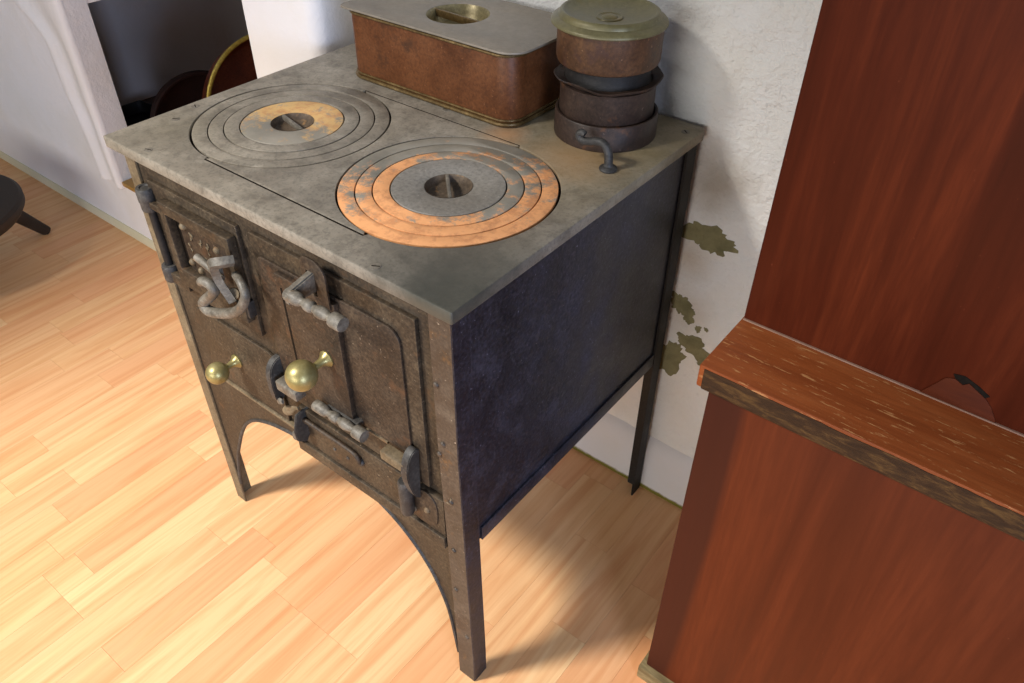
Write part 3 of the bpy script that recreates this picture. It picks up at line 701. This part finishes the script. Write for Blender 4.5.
# hooks: thick curved plates standing out from the front
def hook(name, x0, x1, prof, mat, parent=sv):
    bm = bmesh.new(); a = [bm.verts.new((x0, y, z)) for y, z in prof]; b = [bm.verts.new((x1, y, z)) for y, z in prof]; n = len(prof)
    for i in range(n): bm.faces.new((a[i], a[(i + 1) % n], b[(i + 1) % n], b[i]))
    bm.faces.new(a); bm.faces.new(b[::-1]); bmesh.ops.recalc_face_normals(bm, faces=bm.faces)
    bmesh.ops.bevel(bm, geom=[e for e in bm.edges if e.calc_face_angle(0) > .8], offset=.0012, segments=2, affect='EDGES')
    return fin(name, bm, mat, parent)
pl_ = [(p.x, p.y) for p in spline([(-.006, .528, 0), (-.016, .527, 0), (-.026, .519, 0), (-.031, .504, 0), (-.0315, .478, 0), (-.029, .456, 0), (-.021, .452, 0), (-.006, .470, 0)], 4)]
lh = hook('hook', .2725, .2845, pl_, M_HARDD)
tube('hook_toe', spline([(.2785, -.020, .455), (.284, -.026, .456), (.294, -.027, .460)], 4), [.0045, .0050, .0055, .006, .0062, .006, .0052, .0045, .0035], M_HARD, lh, 10, .6)
box('stub_bar', (.2925, -.031, .486), (.3365, -.012, .5035), M_HARD, lh, .0025)
# right hook with riveted base plate
rp = plate('hook_plate', [[(p.x, p.y) for p in spline([(.5285, .376, 0), (.553, .374, 0), (.570, .379, 0), (.577, .393, 0), (.577, .425, 0), (.566, .440, 0), (.552, .441, 0), (.536, .436, 0), (.5285, .42, 0), (.5285, .376, 0)], 5)[:-1]]], -.0115, -.0062, M_FRONT2, sv, 'xz', .0012)
for x, z in ((.5595, .405), (.5345, .3895)):
    lathe('rivet', [(.0048, 0), (.0046, .0015), (.003, .0032), (0, .004)], My((x, -.0115, z)), M_PALE, rp, 14)
pr_ = [(p.x, p.y) for p in spline([(-.0068, .515, 0), (-.012, .520, 0), (-.022, .515, 0), (-.029, .502, 0), (-.032, .484, 0), (-.0285, .460, 0), (-.021, .436, 0), (-.0115, .424, 0)], 4)]
hook('hook', .5385, .5510, pr_, M_HARDD, rp)
tube('hook_barrel', [(.530, -.0195, .386), (.530, -.0195, .390), (.530, -.0195, .448), (.530, -.0195, .452)], [.0085, .0100, .0100, .0085], M_HARDD, rp, 16)
box('stub_bar', (.5005, -.0305, .4835), (.5445, -.013, .500), M_PALE, rp, .0025)
# lower rail with sliding rod, lever and lug
rl = box('lower_rail', (.300, -.0090, .3675), (.5885, -.0002, .4415), M_FRONT, sv, .0014)
box('ledge_strip', (.285, -.0125, .3420), (.5885, -.0002, .3650), M_FRONT, rl, .0015)
tube('sliding_rod', spline([(.310, -.0135, .4265), (.36, -.0135, .4265), (.405, -.0135, .4265), (.426, -.0135, .424), (.431, -.0135, .414), (.431, -.011, .410)], 5), .0040, M_FRONT2, rl, 10)
lathe('rod_stud', [(.0062, 0), (.006, .003), (.004, .0052), (0, .006)], My((.431, -.009, .4105)), M_HARDD, rl, 16)
for x in (.372, .40):
    lathe('rivet', [(.003, 0), (.0028, .001), (0, .0018)], My((x, -.009, .396)), M_HARDD, rl, 10)
hook('lug', .3125, .3165, [(-.001, .444), (-.013, .4445), (-.025, .443), (-.033, .415), (-.0315, .394), (-.016, .381), (-.008, .392), (-.001, .400)], M_HARDD, rl)
bm = bmesh.new(); atube(bm, spline([(.313, -.0165, .4495), (.304, -.0175, .4455), (.296, -.0185, .4385), (.286, -.020, .430), (.279, -.0205, .4245)], 4), [.0032, .0032, .0034, .0036, .004, .005, .006, .007, .0078, .0084, .0086, .0084, .0078, .0072, .0062, .0048, .0028], 12, .45)
fin('thumb_lever', bm, M_PALE, rl)
lathe('lug_foot', [(0, 0), (.0048, .0008), (.006, .005), (.005, .013), (0, .015)], Matrix.Translation((.2925, -.0175, .374)), M_HARD, rl, 14)

# ------------------------------------------------------------------ copper water box
M_BOX = metal('copper_box', lin(76, 42, 22), lin(100, 58, 30), lin(116, 71, 39), lin(64, 40, 24), .04, .46, 16, .12, .35, .3, .1)
M_BOXL = metal('dull_brass_lid', lin(124, 114, 100), lin(144, 134, 120), lin(158, 146, 130), None, 0, .5, 9, .08, .45, .1, .15, 0, .1)
M_BOXR = metal('brass_bead', lin(84, 66, 38), lin(112, 90, 54), lin(142, 118, 76), None, 0, .4, 30, .1, .5, 0, .5)
wx = thing('water_box', 'lidded brown copper water box standing at the back of the stove top', 'box', (.262, .432, H))
bx0, bx1, by0, by1 = .0945, .4195, .3475, .519
def rwall(name, z0, z1, o, mat, parent, thick=.002, rr=.028):
    return plate(name, [rrect(bx0 - o, by0 - o, bx1 + o, by1 + o, rr, 10), rrect(bx0 - o + thick, by0 - o + thick, bx1 + o - thick, by1 + o - thick, rr - thick, 10)[::-1]], z0, z1, mat, parent, 'xy', .0005)
bd = rwall('body', H + .002, H + .1025, 0, M_BOX, wx)
plate('bottom', [rrect(bx0, by0, bx1, by1, .028, 10)], H + .0004, H + .003, M_BOX, wx, 'xy', .0004)
def bead(name, z, o, rr, mat, parent):
    P = rrect(bx0 - o, by0 - o, bx1 + o, by1 + o, .028 + o, 10); P = P + P[:1]
    bm = bmesh.new(); atube(bm, [(x, y, z) for x, y in P], rr, 8); return fin(name, bm, mat, parent)
bead('foot_bead', H + .0042, .0012, .0030, M_BOXR, bd)
bead('foot_bead', H + .0098, .0004, .0018, M_BOXR, bd)
bead('rim_bead', H + .1015, .0012, .0020, M_BOXR, bd)
LH = H + .1045
cl, rl_ = (.2535, .430), .0625
lidp = plate('lid', [rrect(.085, by0 - .003, .4285, by1 + .003, (.012, .034, .034, .012), 10), circ(cl[0], cl[1], .0475, 64)[::-1]], LH, LH + .0032, M_BOXL, wx, 'xy', .0009)
lathe('lid_cup', [(.0480, LH + .0028), (.0470, LH + .0018), (.0445, LH - .010), (.038, LH - .019), (.022, LH - .0225), (0, LH - .0235)], Mz((*cl, 0)), metal('cup_brass', lin(124, 112, 76), lin(150, 138, 100), lin(172, 160, 120), None, 0, .45, 14, .08, .5, 0, .3), lidp, 64)
bm = bmesh.new(); abox(bm, (-.046, -.002, LH - .010), (.046, .002, LH + .001), .0009, 2)
bmesh.ops.transform(bm, verts=bm.verts, matrix=Matrix.Translation((*cl, 0)) @ Matrix.Rotation(math.radians(-3), 4, 'Z')); fin('lid_bar', bm, M_BOXR, lidp)

# ------------------------------------------------------------------ stacked canister
M_CAN = metal('rusty_tin', lin(58, 38, 24), lin(88, 58, 36), lin(112, 78, 48), lin(70, 46, 38), .06, .5, 22, .25, .4, .35)
M_CAN2 = metal('dark_tin', lin(36, 27, 23), lin(56, 42, 35), lin(76, 58, 46), lin(104, 66, 36), .0, .5, 22, .25, .4, .4)
M_CANL = metal('tarnished_lid', lin(92, 85, 54), lin(117, 109, 74), lin(136, 128, 92), lin(118, 102, 54), .05, .42, 16, .12, .5, .15, .15, 0, .12)
cn = thing('canister', 'rusty stacked tin canister with a tarnished olive lid on the stove corner', 'canister', (.520, .435, H))
lathe('base_ring', [(.0665, H + .0006), (.0715, H + .0006), (.072, H + .003), (.0712, H + .0335), (.0700, H + .0350), (.0672, H + .0350), (.0668, H + .033), (.066, H + .003)], Mz((.520, .433, 0)), M_CAN2, cn, 80)
lathe('body', [(0, H + .001), (.064, H + .001), (.0655, H + .003), (.0650, H + .07), (.0660, H + .0745), (.060, H + .0755), (0, H + .0755)], Mz((.5185, .434, 0)), M_CAN2, cn, 80)
lathe('neck', [(.0600, H + .0750), (.0575, H + .080), (.0570, H + .1005), (0, H + .1005)], Mz((.5165, .434, 0)), M_BLACK, cn, 64)
bm = bmesh.new(); n = 96; rings = []
for r_, h_ in ((.0635, .0765), (.0690, .0780), (.0730, .0805), (.0738, .0820), (.0725, .0828), (.0680, .0805), (.0600, .0790)):
    rings.append([bm.verts.new((.5175 + (r_ + .0010 * math.sin(5 * t + 1) * (r_ > .068)) * math.cos(t), .435 + (r_ + .001 * math.sin(5 * t + 1) * (r_ > .068)) * math.sin(t),
                               H + h_ + (.0020 * math.sin(3 * t + .6) + .0012 * math.sin(7 * t)) * (r_ > .066))) for t in [2 * PI * i / n for i in range(n)]])
for a, b in zip(rings, rings[1:] + rings[:1]):
    for i in range(n): bm.faces.new((a[i], a[(i + 1) % n], b[(i + 1) % n], b[i]))
fin('flange', bm, M_CAN2, cn)
lathe('cup', [(.056, H + .0985), (.0640, H + .0985), (.0680, H + .1010), (.0695, H + .106), (.0698, H + .148), (.066, H + .1485), (.056, H + .0995)], Mz((.5145, .435, 0)), M_CAN, cn, 80)
cld = lathe('lid', [(0, H + .148), (.072, H + .148), (.0752, H + .1482), (.0764, H + .1495), (.0762, H + .1515), (.0745, H + .1535), (.0690, H + .1560), (.0672, H + .1568), (.0664, H + .1600), (.0650, H + .1625), (.0625, H + .1640), (.0600, H + .1636), (.0580, H + .1612), (.050, H + .1570), (.030, H + .1535), (.018, H + .1530),
                        (.0172, H + .1542), (.0158, H + .1546), (.0144, H + .1536), (.011, H + .1534), (.009, H + .1548), (.006, H + .1560), (0, H + .1566)], Mz((.5125, .434, 0)), M_CANL, cn, 80)

# ------------------------------------------------------------------ valve lever in front of the canister
vl = thing('damper_lever', 'small black bent damper lever rising from a disc beside the canister', 'lever', (.588, .336, H))
lathe('base_disc', [(0, H + .0004), (.0115, H + .0004), (.0122, H + .0022), (.0112, H + .0040), (.0065, H + .0062), (.0055, H + .009), (0, H + .009)], Mz((.588, .336, 0)), M_HARDD, vl, 28)
bm = bmesh.new()
pp = spline([(.588, .336, H + .004), (.5875, .336, H + .016), (.585, .336, H + .026), (.578, .336, H + .0335), (.567, .336, H + .0335), (.556, .336, H + .030), (.547, .336, H + .0285), (.541, .336, H + .031), (.540, .336, H + .036), (.544, .336, H + .039), (.549, .336, H + .0375)], 5)
atube(bm, pp, [.0058 - .0014 * i / len(pp) for i in range(len(pp))], 12)
fin('bent_arm', bm, M_HARDD, vl)
